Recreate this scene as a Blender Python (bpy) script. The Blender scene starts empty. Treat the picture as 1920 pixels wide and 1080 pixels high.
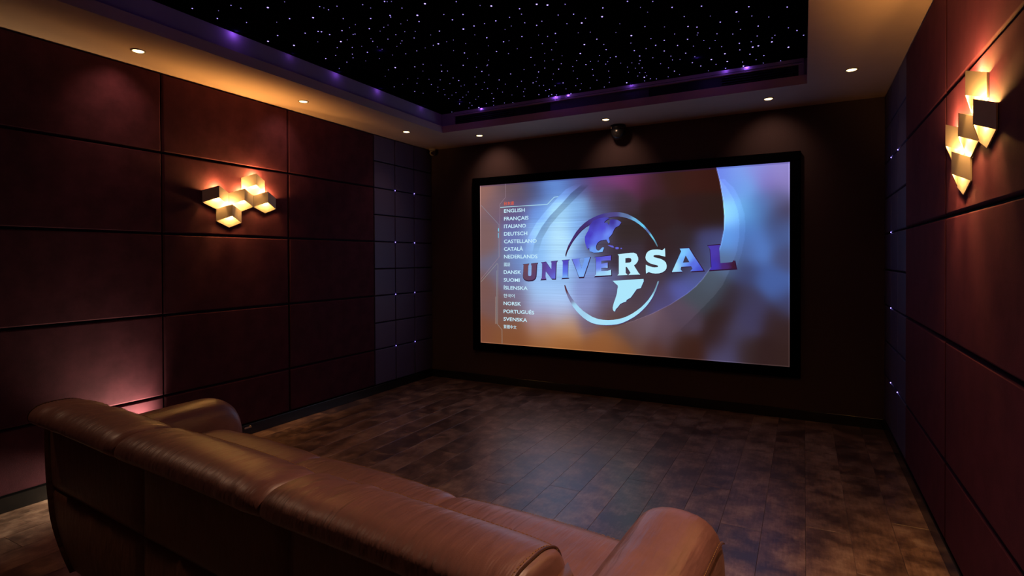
import bpy, bmesh, math, random
import numpy as np
from mathutils import Vector, Matrix, noise
random.seed(7)
R = math.radians
# ------------------------------------------------------------------ camera, world, exposure
F_, SY, YAW, PITCH, ROLL, CX, CY, CZ, W, D = (1026.975741,45.545433,0.489634,-0.009393,-0.004312,3.780364,-0.320241,1.350993,4.333682,4.820270)
H = 2.6            # soffit height
HC = 2.79          # star ceiling height
YB = -1.7          # back wall
sc = bpy.context.scene
col = sc.collection
fwd = Vector((-math.sin(YAW)*math.cos(PITCH), math.cos(YAW)*math.cos(PITCH), math.sin(PITCH)))
right = Vector((math.cos(YAW), math.sin(YAW), 0))
up = right.cross(fwd)
r2 = right*math.cos(ROLL)+up*math.sin(ROLL)
u2 = -right*math.sin(ROLL)+up*math.cos(ROLL)
cd = bpy.data.cameras.new('camera')
cd.sensor_width = 36
cd.lens = F_*36/1920
cd.shift_y = -SY/1920
cd.clip_start = 0.02
cam = bpy.data.objects.new('camera', cd)
col.objects.link(cam)
M = Matrix((r2, u2, -fwd)).transposed().to_4x4()
M.translation = Vector((CX, CY, CZ))
cam.matrix_world = M
sc.camera = cam
wd = bpy.data.worlds.new('world'); sc.world = wd; wd.use_nodes = True
wd.node_tree.nodes['Background'].inputs[0].default_value = (0.01, 0.01, 0.02, 1)
wd.node_tree.nodes['Background'].inputs[1].default_value = 0.1
sc.view_settings.view_transform = 'Standard'
sc.view_settings.look = 'None'
sc.view_settings.gamma = 1
sc.view_settings.use_curve_mapping = False
sc.view_settings.exposure = 0.0
sc.cycles.use_denoising = True
sc.cycles.max_bounces = 8
sc.cycles.sample_clamp_indirect = 3.0
# light levels (each lamp is made in its own fixture's builder)
DOWN_W = 0.9
SCONCE_W = 1.5
UP_W = 90.0
STAR_W = 0.035
WARM = (1.0, 0.49, 0.13)
DOWNC = (1.0, 0.58, 0.36)

def s2l(c):
    c = c/255.0
    return c/12.92 if c <= 0.04045 else ((c+0.055)/1.055)**2.4
def rgb(r, g, b): return (s2l(r), s2l(g), s2l(b), 1)

# ------------------------------------------------------------------ materials
def new_mat(name):
    m = bpy.data.materials.new(name); m.use_nodes = True
    nt = m.node_tree
    return m, nt, nt.nodes['Principled BSDF']
def link(nt, a, b): nt.links.new(a, b)
def coords(nt, scale=(1, 1, 1), kind='Object'):
    t = nt.nodes.new('ShaderNodeTexCoord'); mp = nt.nodes.new('ShaderNodeMapping')
    mp.inputs['Scale'].default_value = scale
    link(nt, t.outputs[kind], mp.inputs[0])
    return mp.outputs[0]
def noise_n(nt, vec, scale, detail=4, rough=0.6):
    n = nt.nodes.new('ShaderNodeTexNoise')
    n.inputs['Scale'].default_value = scale; n.inputs['Detail'].default_value = detail; n.inputs['Roughness'].default_value = rough
    link(nt, vec, n.inputs['Vector']); return n.outputs['Fac']
def ramp(nt, fac, stops):
    r = nt.nodes.new('ShaderNodeValToRGB'); e = r.color_ramp.elements
    while len(e) < len(stops): e.new(0.5)
    for el, (p, c) in zip(e, stops): el.position = p; el.color = c
    link(nt, fac, r.inputs[0]); return r.outputs[0]
def bump(nt, b, fac, strength=0.2, dist=0.01, prev=None):
    n = nt.nodes.new('ShaderNodeBump'); n.inputs['Strength'].default_value = strength; n.inputs['Distance'].default_value = dist
    link(nt, fac, n.inputs['Height'])
    if prev: link(nt, prev, n.inputs['Normal'])
    link(nt, n.outputs[0], b.inputs['Normal']); return n.outputs[0]
def plain(name, c, rough=0.6, metal=0.0, grain=60, var=0.12, bstr=0.08, spec=0.5):
    m, nt, b = new_mat(name)
    v = coords(nt); f = noise_n(nt, v, grain)
    d = tuple(x*(1-var) for x in c[:3])+(1,); l = tuple(min(1, x*(1+var)) for x in c[:3])+(1,)
    link(nt, ramp(nt, f, [(0.3, d), (0.7, l)]), b.inputs['Base Color'])
    b.inputs['Roughness'].default_value = rough; b.inputs['Metallic'].default_value = metal
    b.inputs['Specular IOR Level'].default_value = spec
    bump(nt, b, f, bstr, 0.002)
    return m
def emit(name, c, s, sample=True):
    m, nt, b = new_mat(name)
    b.inputs['Base Color'].default_value = (0.02, 0.02, 0.02, 1)
    b.inputs['Emission Color'].default_value = tuple(c[:3])+(1,); b.inputs['Emission Strength'].default_value = s
    if not sample: m.cycles.emission_sampling = 'NONE'
    return m
def velvet(name, c1, c2, sheen):
    m, nt, b = new_mat(name)
    v = coords(nt); f = noise_n(nt, v, 9, 5); g = noise_n(nt, v, 420, 2)
    link(nt, ramp(nt, f, [(0.3, c1), (0.72, c2)]), b.inputs['Base Color'])
    b.inputs['Roughness'].default_value = 0.85
    b.inputs['Specular IOR Level'].default_value = 0.15
    b.inputs['Sheen Weight'].default_value = 0.14; b.inputs['Sheen Roughness'].default_value = 0.5
    b.inputs['Sheen Tint'].default_value = sheen
    bump(nt, b, g, 0.35, 0.002)
    return m
MAT = {}
MAT['velvet'] = velvet('burgundy velvet', (0.047, 0.0105, 0.020, 1), (0.080, 0.0185, 0.033, 1), (0.45, 0.10, 0.26, 1))
MAT['backing'] = plain('dark backing board', (0.012, 0.008, 0.010), 0.9)
MAT['tile'] = plain('slate leather tile', (0.10, 0.075, 0.15), 0.5, grain=160, bstr=0.2)
MAT['frontwall'] = plain('black brown wall fabric', (0.075, 0.050, 0.058), 0.9, grain=200, bstr=0.2, spec=0.1)
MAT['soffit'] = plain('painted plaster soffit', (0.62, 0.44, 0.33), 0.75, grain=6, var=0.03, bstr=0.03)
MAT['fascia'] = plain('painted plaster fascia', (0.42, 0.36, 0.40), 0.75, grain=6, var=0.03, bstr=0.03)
MAT['star'] = plain('black felt star panel', (0.0015, 0.0015, 0.003), 1.0, grain=120, spec=0.0)
MAT['base'] = plain('black gloss skirting', (0.010, 0.010, 0.012), 0.25)
MAT['black'] = plain('black satin metal', (0.006, 0.006, 0.008), 0.45)
MAT['velvetblack'] = plain('black screen velvet', (0.002, 0.002, 0.003), 1.0, spec=0.0)
MAT['white'] = plain('pale powder coat', (0.40, 0.345, 0.30), 0.5, grain=30, var=0.03)
MAT['chrome'] = plain('brushed metal', (0.6, 0.5, 0.36), 0.3, 1.0)
MAT['lampglass'] = emit('downlight lens', (1.0, 0.66, 0.26), 9)
MAT['led'] = emit('sconce lamp', (1.0, 0.62, 0.24), 20)
MAT['upled'] = emit('floor lamp lens', (1.0, 0.8, 0.45), 12)
for k, s in (('s0', 0.45), ('s1', 0.9), ('s2', 1.5), ('s3', 2.6)):
    MAT[k] = emit('star point '+k, (0.40, 0.30, 1.0), s, False)
MAT['tilestar'] = emit('tile light point', (0.30, 0.22, 1.0), 4.5, False)
MAT['louver'] = plain('dark vent louver', (0.016, 0.020, 0.035), 0.5)
MAT['ventplate'] = plain('dark vent blank', (0.05, 0.045, 0.08), 0.6)
MAT['lens'] = plain('dark camera lens', (0.03, 0.005, 0.01), 0.1)

def leather(name, c1, c2, rough=0.40):
    m, nt, b = new_mat(name)
    v = coords(nt)
    f = noise_n(nt, v, 7, 5)
    link(nt, ramp(nt, f, [(0.3, c1), (0.7, c2)]), b.inputs['Base Color'])
    b.inputs['Roughness'].default_value = rough
    w = noise_n(nt, coords(nt, (30, 4, 10)), 1.0, 3, 0.55)
    n1 = bump(nt, b, w, 0.6, 0.018)
    b.inputs['Coat Weight'].default_value = 0.9; b.inputs['Coat Roughness'].default_value = 0.42
    vo = nt.nodes.new('ShaderNodeTexVoronoi'); vo.inputs['Scale'].default_value = 420
    link(nt, v, vo.inputs['Vector'])
    bump(nt, b, vo.outputs['Distance'], 0.12, 0.001, n1)
    return m
MAT['leather'] = leather('tan brown leather', (0.29, 0.130, 0.115, 1), (0.40, 0.185, 0.160, 1))
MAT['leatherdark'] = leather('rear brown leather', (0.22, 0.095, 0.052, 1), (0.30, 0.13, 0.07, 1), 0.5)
MAT['thread'] = plain('gold stitching thread', (0.55, 0.30, 0.10), 0.6)
MAT['piping'] = plain('brown leather piping', (0.13, 0.055, 0.035), 0.45)

def plank_mat():
    m, nt, b = new_mat('smoked vinyl plank')
    info = nt.nodes.new('ShaderNodeObjectInfo')
    geo = nt.nodes.new('ShaderNodeNewGeometry')
    mp = nt.nodes.new('ShaderNodeMapping'); mp.inputs['Scale'].default_value = (1.0, 1.0, 1.0)
    link(nt, geo.outputs['Position'], mp.inputs[0])
    off = nt.nodes.new('ShaderNodeVectorMath'); off.operation = 'ADD'
    sc_ = nt.nodes.new('ShaderNodeMath'); sc_.operation = 'MULTIPLY'; sc_.inputs[1].default_value = 37
    link(nt, info.outputs['Random'], sc_.inputs[0]); link(nt, mp.outputs[0], off.inputs[0]); link(nt, sc_.outputs[0], off.inputs[1])
    f = noise_n(nt, off.outputs[0], 6.5, 8, 0.68)
    g = noise_n(nt, coords(nt, (26, 3, 1)), 3, 5, 0.7)
    mix = nt.nodes.new('ShaderNodeMath'); mix.operation = 'MULTIPLY_ADD'; mix.inputs[1].default_value = 0.3
    link(nt, g, mix.inputs[0]); link(nt, f, mix.inputs[2])
    add = nt.nodes.new('ShaderNodeMath'); add.operation = 'MULTIPLY_ADD'; add.inputs[1].default_value = 0.12
    link(nt, info.outputs['Random'], add.inputs[0]); link(nt, mix.outputs[0], add.inputs[2])
    c = ramp(nt, add.outputs[0], [(0.58, (0.075, 0.042, 0.034, 1)), (0.69, (0.18, 0.105, 0.082, 1)), (0.79, (0.31, 0.19, 0.15, 1)), (0.90, (0.46, 0.32, 0.26, 1))])
    link(nt, c, b.inputs['Base Color'])
    rr = nt.nodes.new('ShaderNodeMapRange'); rr.inputs[3].default_value = 0.34; rr.inputs[4].default_value = 0.50
    link(nt, f, rr.inputs[0]); link(nt, rr.outputs[0], b.inputs['Roughness'])
    bump(nt, b, add.outputs[0], 0.15, 0.003)
    b.inputs['Coat Weight'].default_value = 1.0; b.inputs['Coat Roughness'].default_value = 0.30
    return m
MAT['plank'] = plank_mat()

def attr_emit(name):
    m, nt, b = new_mat(name)
    a = nt.nodes.new('ShaderNodeAttribute'); a.attribute_name = 'Col'
    e = nt.nodes.new('ShaderNodeEmission'); link(nt, a.outputs['Color'], e.inputs[0])
    link(nt, e.outputs[0], nt.nodes['Material Output'].inputs[0])
    return m
MAT['picture'] = attr_emit('projected picture')
MAT['picture'].cycles.emission_sampling = 'FRONT_BACK'
MAT['glyph'] = attr_emit('projected lettering')
MAT['glyph'].cycles.emission_sampling = 'NONE'

# ------------------------------------------------------------------ helpers
def tag(o, label=None, cat=None, group=None, kind=None):
    if label: o['label'] = label
    if cat: o['category'] = cat
    if group: o['group'] = group
    if kind: o['kind'] = kind
    return o
def empty(name, loc=(0, 0, 0), rz=0):
    o = bpy.data.objects.new(name, None); col.objects.link(o)
    o.location = loc; o.rotation_euler = (0, 0, rz); o.empty_display_size = 0.1
    return o
def obj(name, me, mat, parent=None, loc=None):
    if isinstance(me, bmesh.types.BMesh):
        bm = me; me = bpy.data.meshes.new(name); bm.to_mesh(me); bm.free()
    if mat and not me.materials: me.materials.append(mat)
    o = bpy.data.objects.new(name, me); col.objects.link(o)
    if parent: o.parent = parent
    if loc: o.location = loc
    return o
def box(bm, lo, hi, bev=0.0, seg=2):
    ret = bmesh.ops.create_cube(bm, size=1)
    vs = ret['verts']
    for v in vs:
        v.co = Vector([lo[i]+(v.co[i]+0.5)*(hi[i]-lo[i]) for i in range(3)])
    if bev > 0:
        es = list({e for v in vs for e in v.link_edges})
        bmesh.ops.bevel(bm, geom=es, offset=bev, segments=seg, affect='EDGES', profile=0.5)
    return bm
def mbox(lo, hi, bev=0.0, seg=2):
    return box(bmesh.new(), lo, hi, bev, seg)
def smooth(o, v=True):
    for p in o.data.polygons: p.use_smooth = v
    return o
def lathe(pts, n=32, axis='z', cap=True):
    bm = bmesh.new(); rings = []
    for r, z in pts:
        ring = []
        for i in range(n):
            a = 2*math.pi*i/n
            ring.append(bm.verts.new((r*math.cos(a), r*math.sin(a), z)))
        rings.append(ring)
    for a, b in zip(rings, rings[1:]):
        for i in range(n): bm.faces.new((a[i], a[(i+1) % n], b[(i+1) % n], b[i]))
    if cap:
        bm.faces.new(rings[0][::-1]); bm.faces.new(rings[-1])
    bmesh.ops.recalc_face_normals(bm, faces=bm.faces)
    return bm
def tube_pts(bm, pts, rad, n=6):
    """sweep a round section along a polyline"""
    rings = []
    for i, p in enumerate(pts):
        p = Vector(p)
        a = Vector(pts[max(0, i-1)]); b = Vector(pts[min(len(pts)-1, i+1)])
        t = (b-a).normalized()
        s = t.cross(Vector((0, 0, 1)))
        if s.length < 0.1: s = t.cross(Vector((1, 0, 0)))
        s.normalize(); w = s.cross(t)
        rings.append([bm.verts.new(p+(s*math.cos(2*math.pi*k/n)+w*math.sin(2*math.pi*k/n))*rad) for k in range(n)])
    for a, b in zip(rings, rings[1:]):
        for k in range(n): bm.faces.new((a[k], a[(k+1) % n], b[(k+1) % n], b[k]))
    bm.faces.new(rings[0][::-1]); bm.faces.new(rings[-1])
    return bm

# ------------------------------------------------------------------ floor and planks
floor = tag(obj('floor', mbox((-0.05, YB-0.05, -0.12), (W+0.05, D+0.05, -0.012)), MAT['backing']), kind='structure')
PW, PL = 0.192, 1.22
plank_cache = {}
x = 2.445 - PW*13
rowi = 0
while x < W:
    x0, x1 = max(0.0, x), min(W, x+PW)
    if x1-x0 > 0.01:
        y = YB - ((rowi*0.41) % 1.0)*PL - random.random()*0.15
        while y < D:
            y0, y1 = max(YB, y), min(D, y+PL)
            if y1-y0 > 0.02:
                key = (round(x1-x0, 4), round(y1-y0, 4))
                if key not in plank_cache:
                    o = obj('plank', mbox((0, 0, -0.012), (x1-x0-0.0010, y1-y0-0.0010, 0), 0.0007, 1), MAT['plank'], floor, (x0, y0, 0))
                    plank_cache[key] = o.data
                else:
                    obj('plank', plank_cache[key], None, floor, (x0, y0, 0))
            y += PL
    x += PW; rowi += 1

# ------------------------------------------------------------------ walls with their panels
wall_left = tag(obj('wall_left', mbox((-0.13, YB-0.1, -0.01), (-0.032, D+0.1, H+0.02)), MAT['backing']), kind='structure')
wall_right = tag(obj('wall_right', mbox((W+0.032, YB-0.1, -0.01), (W+0.13, D+0.1, H+0.02)), MAT['backing']), kind='structure')
wall_front = tag(obj('wall_front', mbox((-0.13, D, -0.01), (W+0.13, D+0.1, H+0.02)), MAT['frontwall']), kind='structure')
wall_back = tag(obj('wall_back', mbox((-0.13, YB-0.1, -0.01), (W+0.13, YB, H+0.02)), MAT['velvet']), kind='structure')

def pad(w, h, t, bev, bulge):
    """upholstered panel lying in y,z with its face towards +x"""
    bm = bmesh.new()
    n = 5
    def lim(k): return [0, bev*0.35, bev, bev+0.004, k-bev-0.004, k-bev, k-bev*0.35, k]
    ys, zs = lim(w), lim(h)
    g = []
    for yy in ys:
        rowv = []
        for zz in zs:
            d = min(yy, w-yy, zz, h-zz)
            s = min(1, d/bev) if bev > 0 else 1
            xx = t*0.45 + t*0.55*math.sqrt(max(0, 1-(1-s)**2))
            xx += bulge*min(1, max(0, d-bev)/0.004)
            rowv.append(bm.verts.new((xx, yy, zz)))
        g.append(rowv)
    for i in range(len(ys)-1):
        for j in range(len(zs)-1):
            bm.faces.new((g[i][j], g[i+1][j], g[i+1][j+1], g[i][j+1]))
    # sides to the backing
    bm.verts.ensure_lookup_table()
    edge = [g[i][0] for i in range(len(ys))] + [g[-1][j] for j in range(1, len(zs))] + [g[i][-1] for i in range(len(ys)-2, -1, -1)] + [g[0][j] for j in range(len(zs)-2, 0, -1)]
    back = [bm.verts.new((0, v.co.y, v.co.z)) for v in edge]
    m = len(edge)
    for i in range(m):
        bm.faces.new((edge[i], edge[(i+1) % m], back[(i+1) % m], back[i]))
    bm.faces.new(back[::-1])
    bmesh.ops.recalc_face_normals(bm, faces=bm.faces)
    return bm
ZS = [0.085, 0.441, 0.982, 1.528, 2.068, 2.598]
def panels(wall, side, ys, name, mat, zs, gap, t, bev, bulge):
    cache = {}
    for a, b in zip(ys, ys[1:]):
        for c, d in zip(zs, zs[1:]):
            w, h = abs(b-a)-gap, d-c-gap
            key = (round(w, 4), round(h, 4))
            o = None
            if key in cache: o = obj(name, cache[key], None, wall)
            else:
                o = smooth(obj(name, pad(w, h, t, bev, bulge), mat, wall)); cache[key] = o.data
            lo = min(a, b)+gap/2
            if side < 0: o.location = (-0.032, lo, c+gap/2)
            else:
                o.location = (W+0.032, lo+w, c+gap/2); o.rotation_euler = (0, 0, math.pi)
YL = [YB, -1.26, -0.235, 0.79, 1.815, 2.828, 3.858]
YR = [YB, -1.36, -0.34, 0.68, 1.70, 2.72, 3.80]
panels(wall_left, -1, YL, 'fabric_panel', MAT['velvet'], ZS, 0.012, 0.032, 0.006, 0.0)
panels(wall_right, 1, YR, 'fabric_panel', MAT['velvet'], ZS, 0.012, 0.032, 0.006, 0.0)
ZT = [0.085, 0.441, 0.708, 0.982, 1.253, 1.528, 1.798, 2.068, 2.335, 2.598]
TL = [3.858, 4.178, 4.498, D-0.002]
TR = [3.80, 4.135, 4.455, D-0.002]
panels(wall_left, -1, TL, 'tile', MAT['tile'], ZT, 0.008, 0.030, 0.005, 0.0)
panels(wall_right, 1, TR, 'tile', MAT['tile'], ZT, 0.008, 0.030, 0.005, 0.0)
# small blue light points set in the tile joints
pt = lathe([(0.0045, 0), (0.0045, 0.003), (0.0028, 0.0048)], 10)
ptm = bpy.data.meshes.new('light_point'); pt.to_mesh(ptm); pt.free(); ptm.materials.append(MAT['tilestar'])
for z in (2.068, 1.528, 0.982, 0.441):
    for y in TL[1:3]:
        o = obj('light_point', ptm, None, wall_left, (-0.003, y, z)); o.rotation_euler = (0, R(90), 0)
    for y in TR[1:3]:
        if (y, z) in ((4.135, 1.528), (4.135, 0.982)): continue
        o = obj('light_point', ptm, None, wall_right, (W+0.003, y, z)); o.rotation_euler = (0, R(-90), 0)
# skirting
for nm, lo, hi in (('baseboard_left', (-0.032, YB, 0), (0.006, D, 0.083)), ('baseboard_right', (W-0.006, YB, 0), (W+0.032, D, 0.083)),
                   ('baseboard_front', (0.006, D-0.014, 0), (W-0.006, D, 0.083)), ('baseboard_back', (0.006, YB, 0), (W-0.006, YB+0.014, 0.083))):
    tag(obj(nm, mbox(lo, hi, 0.003, 2), MAT['base']), kind='structure')

# ------------------------------------------------------------------ ceiling: soffit ring, fascia, star panel
TX0, TX1, TY0, TY1 = 0.615, 3.80, -0.75, 4.165
bm = bmesh.new()
def slab(lo, hi): box(bm, lo, hi)
slab((-0.13, YB-0.1, H), (TX0, D+0.1, H+0.066)); slab((TX1, YB-0.1, H), (W+0.13, D+0.1, H+0.066))
slab((TX0, TY1, H), (TX1, D+0.1, H+0.066)); slab((TX0, YB-0.1, H), (TX1, TY0, H+0.066))
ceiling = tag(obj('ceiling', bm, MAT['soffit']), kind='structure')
bm = bmesh.new()
S = 0.022
box(bm, (TX0-0.1, TY0-0.1, H+0.066), (TX0-S, TY1+0.1, HC+0.02)); box(bm, (TX1+S, TY0-0.1, H+0.066), (TX1+0.1, TY1+0.1, HC+0.02))
box(bm, (TX0-S, TY1+S, H+0.066), (TX1+S, TY1+0.1, HC+0.02)); box(bm, (TX0-S, TY0-0.1, H+0.066), (TX1+S, TY0-S, HC+0.02))
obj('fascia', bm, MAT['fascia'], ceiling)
panel = obj('star_panel', mbox((TX0-0.05, TY0-0.05, HC), (TX1+0.05, TY1+0.05, HC+0.03)), MAT['star'], ceiling)
STARS = "693,1599,20 798,1688,6 922,1680,10 939,1729,10 696,1749,20 798,1868,10 1223,1795,6 1080,1798,30 1070,1956,20 961,1953,6 1203,2014,30 1350,1929,10 1357,1953,6 1363,1982,10 1439,1973,10 1580,2029,10 1714,2058,20 1726,2066,6 1748,2076,6 1591,2081,6 1747,2168,10 1351,2108,10 1495,2186,20 1624,2209,20 1613,2228,10 1672,2309,6 1354,2205,6 1290,2221,6 1605,2330,6 1524,2307,6 1481,2318,10 1387,2292,20 1421,2352,6 1552,2433,6 1612,2462,6 1471,2443,10 1542,2540,10 983,2148,20 1075,2169,20 1089,2183,20 1102,2239,20 1216,2232,20 1235,2309,10 1250,2310,10 799,2090,20 664,2123,30 757,2253,30 945,2285,6 1080,2356,30 1139,2354,6 1289,2413,6 1268,2453,10 1380,2473,10 1442,2539,10 1407,2568,6 1351,2597,6 983,2419,10 1074,2466,10 1144,2482,6 1230,2540,6 1229,2588,6 1102,2582,20 986,2557,10 939,2612,10 866,2518,10 1222,2705,6 1318,2731,10 1095,2712,6 758,2529,20 838,2654,10 976,2701,6 691,2724,10 1071,2913,30 994,2926,6 876,3025,6 762,3267,10 865,3249,6 991,3159,6 1895,2188,30 1766,2285,30 1723,2357,20 1910,2350,10 1913,2435,20 2009,2404,20 2064,2251,10 2157,2354,6 2209,2391,30 2335,2498,20 2313,2565,10 2445,2496,30 2495,2533,30 2587,2572,10 2582,2713,20 2498,2680,10 2231,2569,10 2135,2572,20 2056,2572,10 1981,2571,20 1898,2578,30 1749,2531,20 1665,2552,6 1622,2696,30 1577,2701,10 1692,2692,6 1747,2690,6 1503,2709,6 1419,2725,10 1645,2843,6 1687,2916,20 1786,2778,6 1914,2687,6 1958,2764,20 1899,2885,6 2183,2682,6 2125,2707,6 2277,2680,10 2325,2748,20 2378,2710,10 2498,2815,10 2378,2915,20 2315,2933,10 2272,2887,6 2167,2857,20 2062,2876,6 2022,2874,20 2234,3027,10 2323,3051,10 2245,3155,10 2137,3054,6 2046,3024,6 1951,3074,10 1896,3001,20 1759,2973,6 1650,3014,6 1764,3117,6 2056,3217,20 2175,3193,6 2113,3326,6 2176,3334,6 2265,3292,6 2198,3437,10 2015,3366,6 2052,3462,10 2135,3534,20 2250,3534,10 2217,3627,6 1298,2956,10 1210,2970,20 1206,3074,6 1404,3035,10 1330,3146,20 1372,3163,10 1545,3117,20 1610,3200,10 1696,3208,10 1709,3196,10 1597,3298,20 1764,3454,20 1900,3416,6 1974,3518,20 2056,3614,6 1602,3396,6 1484,3379,6 1319,3317,10 1322,3393,20 1202,3305,10 1132,3251,6 1069,3189,6 985,3285,10 1069,3367,10 1075,3450,6 1213,3425,6 1259,3522,6 1300,3510,6 1397,3537,10 1480,3531,6 1616,3535,20 1608,3654,6 1758,3651,10 1823,3733,20 1910,3632,6 1860,3714,6 1996,3734,6 2038,3853,20 1951,3890,10 1873,3831,10 1835,3826,10 1665,3759,6 1693,3843,6 1869,3957,20 1828,3973,10 1999,4011,6 833,3450,20 866,3524,10 1004,3548,10 1083,3526,6 1003,3655,10 1051,3694,6 1122,3650,6 1226,3685,6 1162,3752,6 1367,3683,6 1421,3682,10 1491,3729,6 1382,3820,10 1483,3832,6 1647,3908,10 1727,4048,20 1827,4101,20 1858,4133,20 2908,2706,20 3032,2775,10 2760,2718,20 2719,2826,30 2625,2798,10 2581,2850,30 2952,2815,6 2973,2895,6 3112,2902,20 3263,2967,20 3150,3058,10 3329,3244,20 2783,2972,6 2908,3086,10 3014,3149,6 3144,3214,20 3191,3251,20 3182,3345,10 3172,3378,6 3287,3418,10 2510,2975,6 2581,3003,6 2723,3085,6 2795,3183,30 2758,3303,6 2580,3130,20 2592,3236,10 2476,3176,30 2576,3334,20 2394,3315,30 2500,3415,10 2554,3495,10 2596,3493,20 2742,3445,20 2895,3291,10 2895,3421,20 2823,3448,10 2965,3363,20 3047,3292,6 3104,3419,20 3025,3495,20 3117,3558,10 3195,3492,6 3261,3528,6 3209,3651,10 3285,3661,10 2923,3552,20 3047,3665,20 2943,3673,10 2937,3754,10 2822,3643,10 2987,3771,6 3091,3766,10 3054,3882,20 3187,3883,30 3288,3810,30 3203,4003,10 3097,3986,20 2843,3793,6 2748,3563,20 2727,3652,10 2703,3714,10 2701,3812,10 2608,3743,10 2587,3638,6 2661,3670,6 2653,3795,6 2582,3859,6 2655,3913,6 2693,3932,6 2621,3980,10 2659,4037,30 2684,4010,6 2693,4095,10 2638,4127,6 2735,4122,10 2876,3908,10 2900,4006,20 2919,4105,6 2829,4115,6 3132,4124,6 2404,3494,10 2455,3518,6 2351,3542,20 2321,3432,6 2484,3603,10 2513,3562,6 2455,3760,10 2359,3664,10 2318,3796,10 2180,3808,10 2304,3921,10 2375,4023,10 2416,3908,6 2497,4103,30 2161,3947,6 2103,3971,10 2094,4095,6 2187,4090,6 2300,4120,10 1986,4153,20 3501,3105,20 3431,3143,30 3288,3126,6 3506,3244,10 3529,3418,20 3429,3290,6 3427,3418,6 3376,3472,10 3695,3215,20 3694,3537,10 3741,3609,20 3778,3712,20 3614,3623,10 3596,3662,10 3591,3735,30 3686,3892,30 3512,3581,10 3470,3665,10 3471,3773,30 3506,3767,30 3397,3656,20 3388,3783,20 3284,3979,30 3255,4128,20 3382,4047,10 3379,4142,30 3443,3906,20 3473,4043,10 3528,3981,20 3514,4144,6 3629,4153,10 3594,3308,6 737,4152,10 1052,4143,30 1033,4051,10 960,4111,10 1060,3970,10 958,3954,20 1036,3842,6 1101,3791,10 1168,3901,6 1231,3843,6 1323,3955,20 1183,4060,10 1271,4036,6 1214,4144,6 1338,4127,10 1412,4153,6 1591,4028,10 1514,3945,6 1786,4129,20 967,3765,10"
st = [tuple(float(q) for q in s.split(',')) for s in STARS.split()]
st = [(a/1000, b/1000, c/10) for a, b, c in st]
st = [(max(a, TX0+0.02), b, c) for a, b, c in st]
def star_mesh(r, mat):
    b_ = lathe([(r, 0.0), (r*0.9, -0.002), (r*0.45, -0.0035)], 8)
    me = bpy.data.meshes.new('star_light'); b_.to_mesh(me); b_.free(); me.materials.append(mat); return me
SM = {0.6: star_mesh(0.0024, MAT['s0']), 1.0: star_mesh(0.0030, MAT['s1']), 2.0: star_mesh(0.0040, MAT['s2']), 3.0: star_mesh(0.0054, MAT['s3'])}
st.sort(key=lambda s: (-s[2], s[1]))
for a, b, c in st[:300]: obj('star_light', SM[c], None, panel, (a, b, HC))
bm = bmesh.new()
rest = st[300:] + [(random.uniform(0.7, 3.75), random.uniform(-0.7, 1.5), 1.0) for _ in range(260)]
for a, b, c in rest:
    r_ = 0.0026
    vs = [bm.verts.new((a+r_*math.cos(k*math.pi/3), b+r_*math.sin(k*math.pi/3), HC-0.002)) for k in range(6)]
    vt = [bm.verts.new((v.co.x, v.co.y, HC+0.001)) for v in vs]
    bm.faces.new(vs[::-1])
    for k in range(6): bm.faces.new((vs[k], vs[(k+1) % 6], vt[(k+1) % 6], vt[k]))
tag(obj('faint_stars', bm, MAT['s1'], panel), kind='stuff')
# the strongest fibre ends close to the fascia throw their violet light on it
for a, b, e in ((TX0+0.012, 1.92, 3.0), (TX0+0.012, 2.78, 1.3), (TX0+0.012, 3.25, 1.2), (TX0+0.015, 2.35, 0.5), (TX0+0.015, 3.85, 0.5),
                (1.07, TY1-0.012, 1.2), (1.84, TY1-0.02, 2.6), (1.96, TY1-0.012, 1.5), (2.52, TY1-0.03, 1.0), (3.25, TY1-0.03, 1.2), (3.40, TY1-0.015, 2.2),
                (1.0, 3.9, 3), (2.0, 3.85, 4), (3.1, 3.8, 5), (1.2, 2.6, 3), (2.5, 2.4, 4), (1.0, 1.4, 3)):
    ld = bpy.data.lights.new('fibre_glow', 'POINT'); ld.energy = STAR_W*e; ld.color = (0.30, 0.10, 1.0); ld.shadow_soft_size = 0.004
    lo = bpy.data.objects.new('fibre_glow', ld); col.objects.link(lo); lo.location = (a, b, HC-0.008); lo.parent = panel

# ------------------------------------------------------------------ air vent along the front fascia
vent = tag(empty('air_vent', (2.26, TY1+S-0.001, 2.665)), 'long dark linear air grille in the front edge of the star ceiling', 'air vent')
vx0, vx1 = -1.51, 1.52
bm = bmesh.new()
box(bm, (vx0, -0.026, 0.080), (vx1, 0, 0.122), 0.002, 1)
box(bm, (vx0-0.001, -0.016, 0.0), (vx0+0.012, 0, 0.080)); box(bm, (vx1-0.035, -0.016, 0.0), (vx1+0.001, 0, 0.080))
obj('frame', bm, MAT['fascia'], vent)
obj('frame_groove', mbox((vx0+0.01, -0.0275, 0.093), (vx1-0.01, -0.0255, 0.096)), MAT['louver'], vent)
obj('back_plate', mbox((vx0+0.012, -0.004, 0.0), (vx1-0.035, 0, 0.080)), MAT['black'], vent)
for a, b in ((vx0+0.012, -0.85), (0.96, vx1-0.035)):
    for k in range(4):
        b_ = mbox((a, -0.022, 0), (b, -0.004, 0.004)); 
        for v in b_.verts: v.co.z += (v.co.y+0.022)*0.5
        obj('louver', b_, MAT['louver'], vent, (0, 0, 0.008+k*0.018))
obj('blank_panel', mbox((-0.48, -0.012, 0.001), (0.40, -0.004, 0.079), 0.001, 1), MAT['ventplate'], vent)

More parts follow.
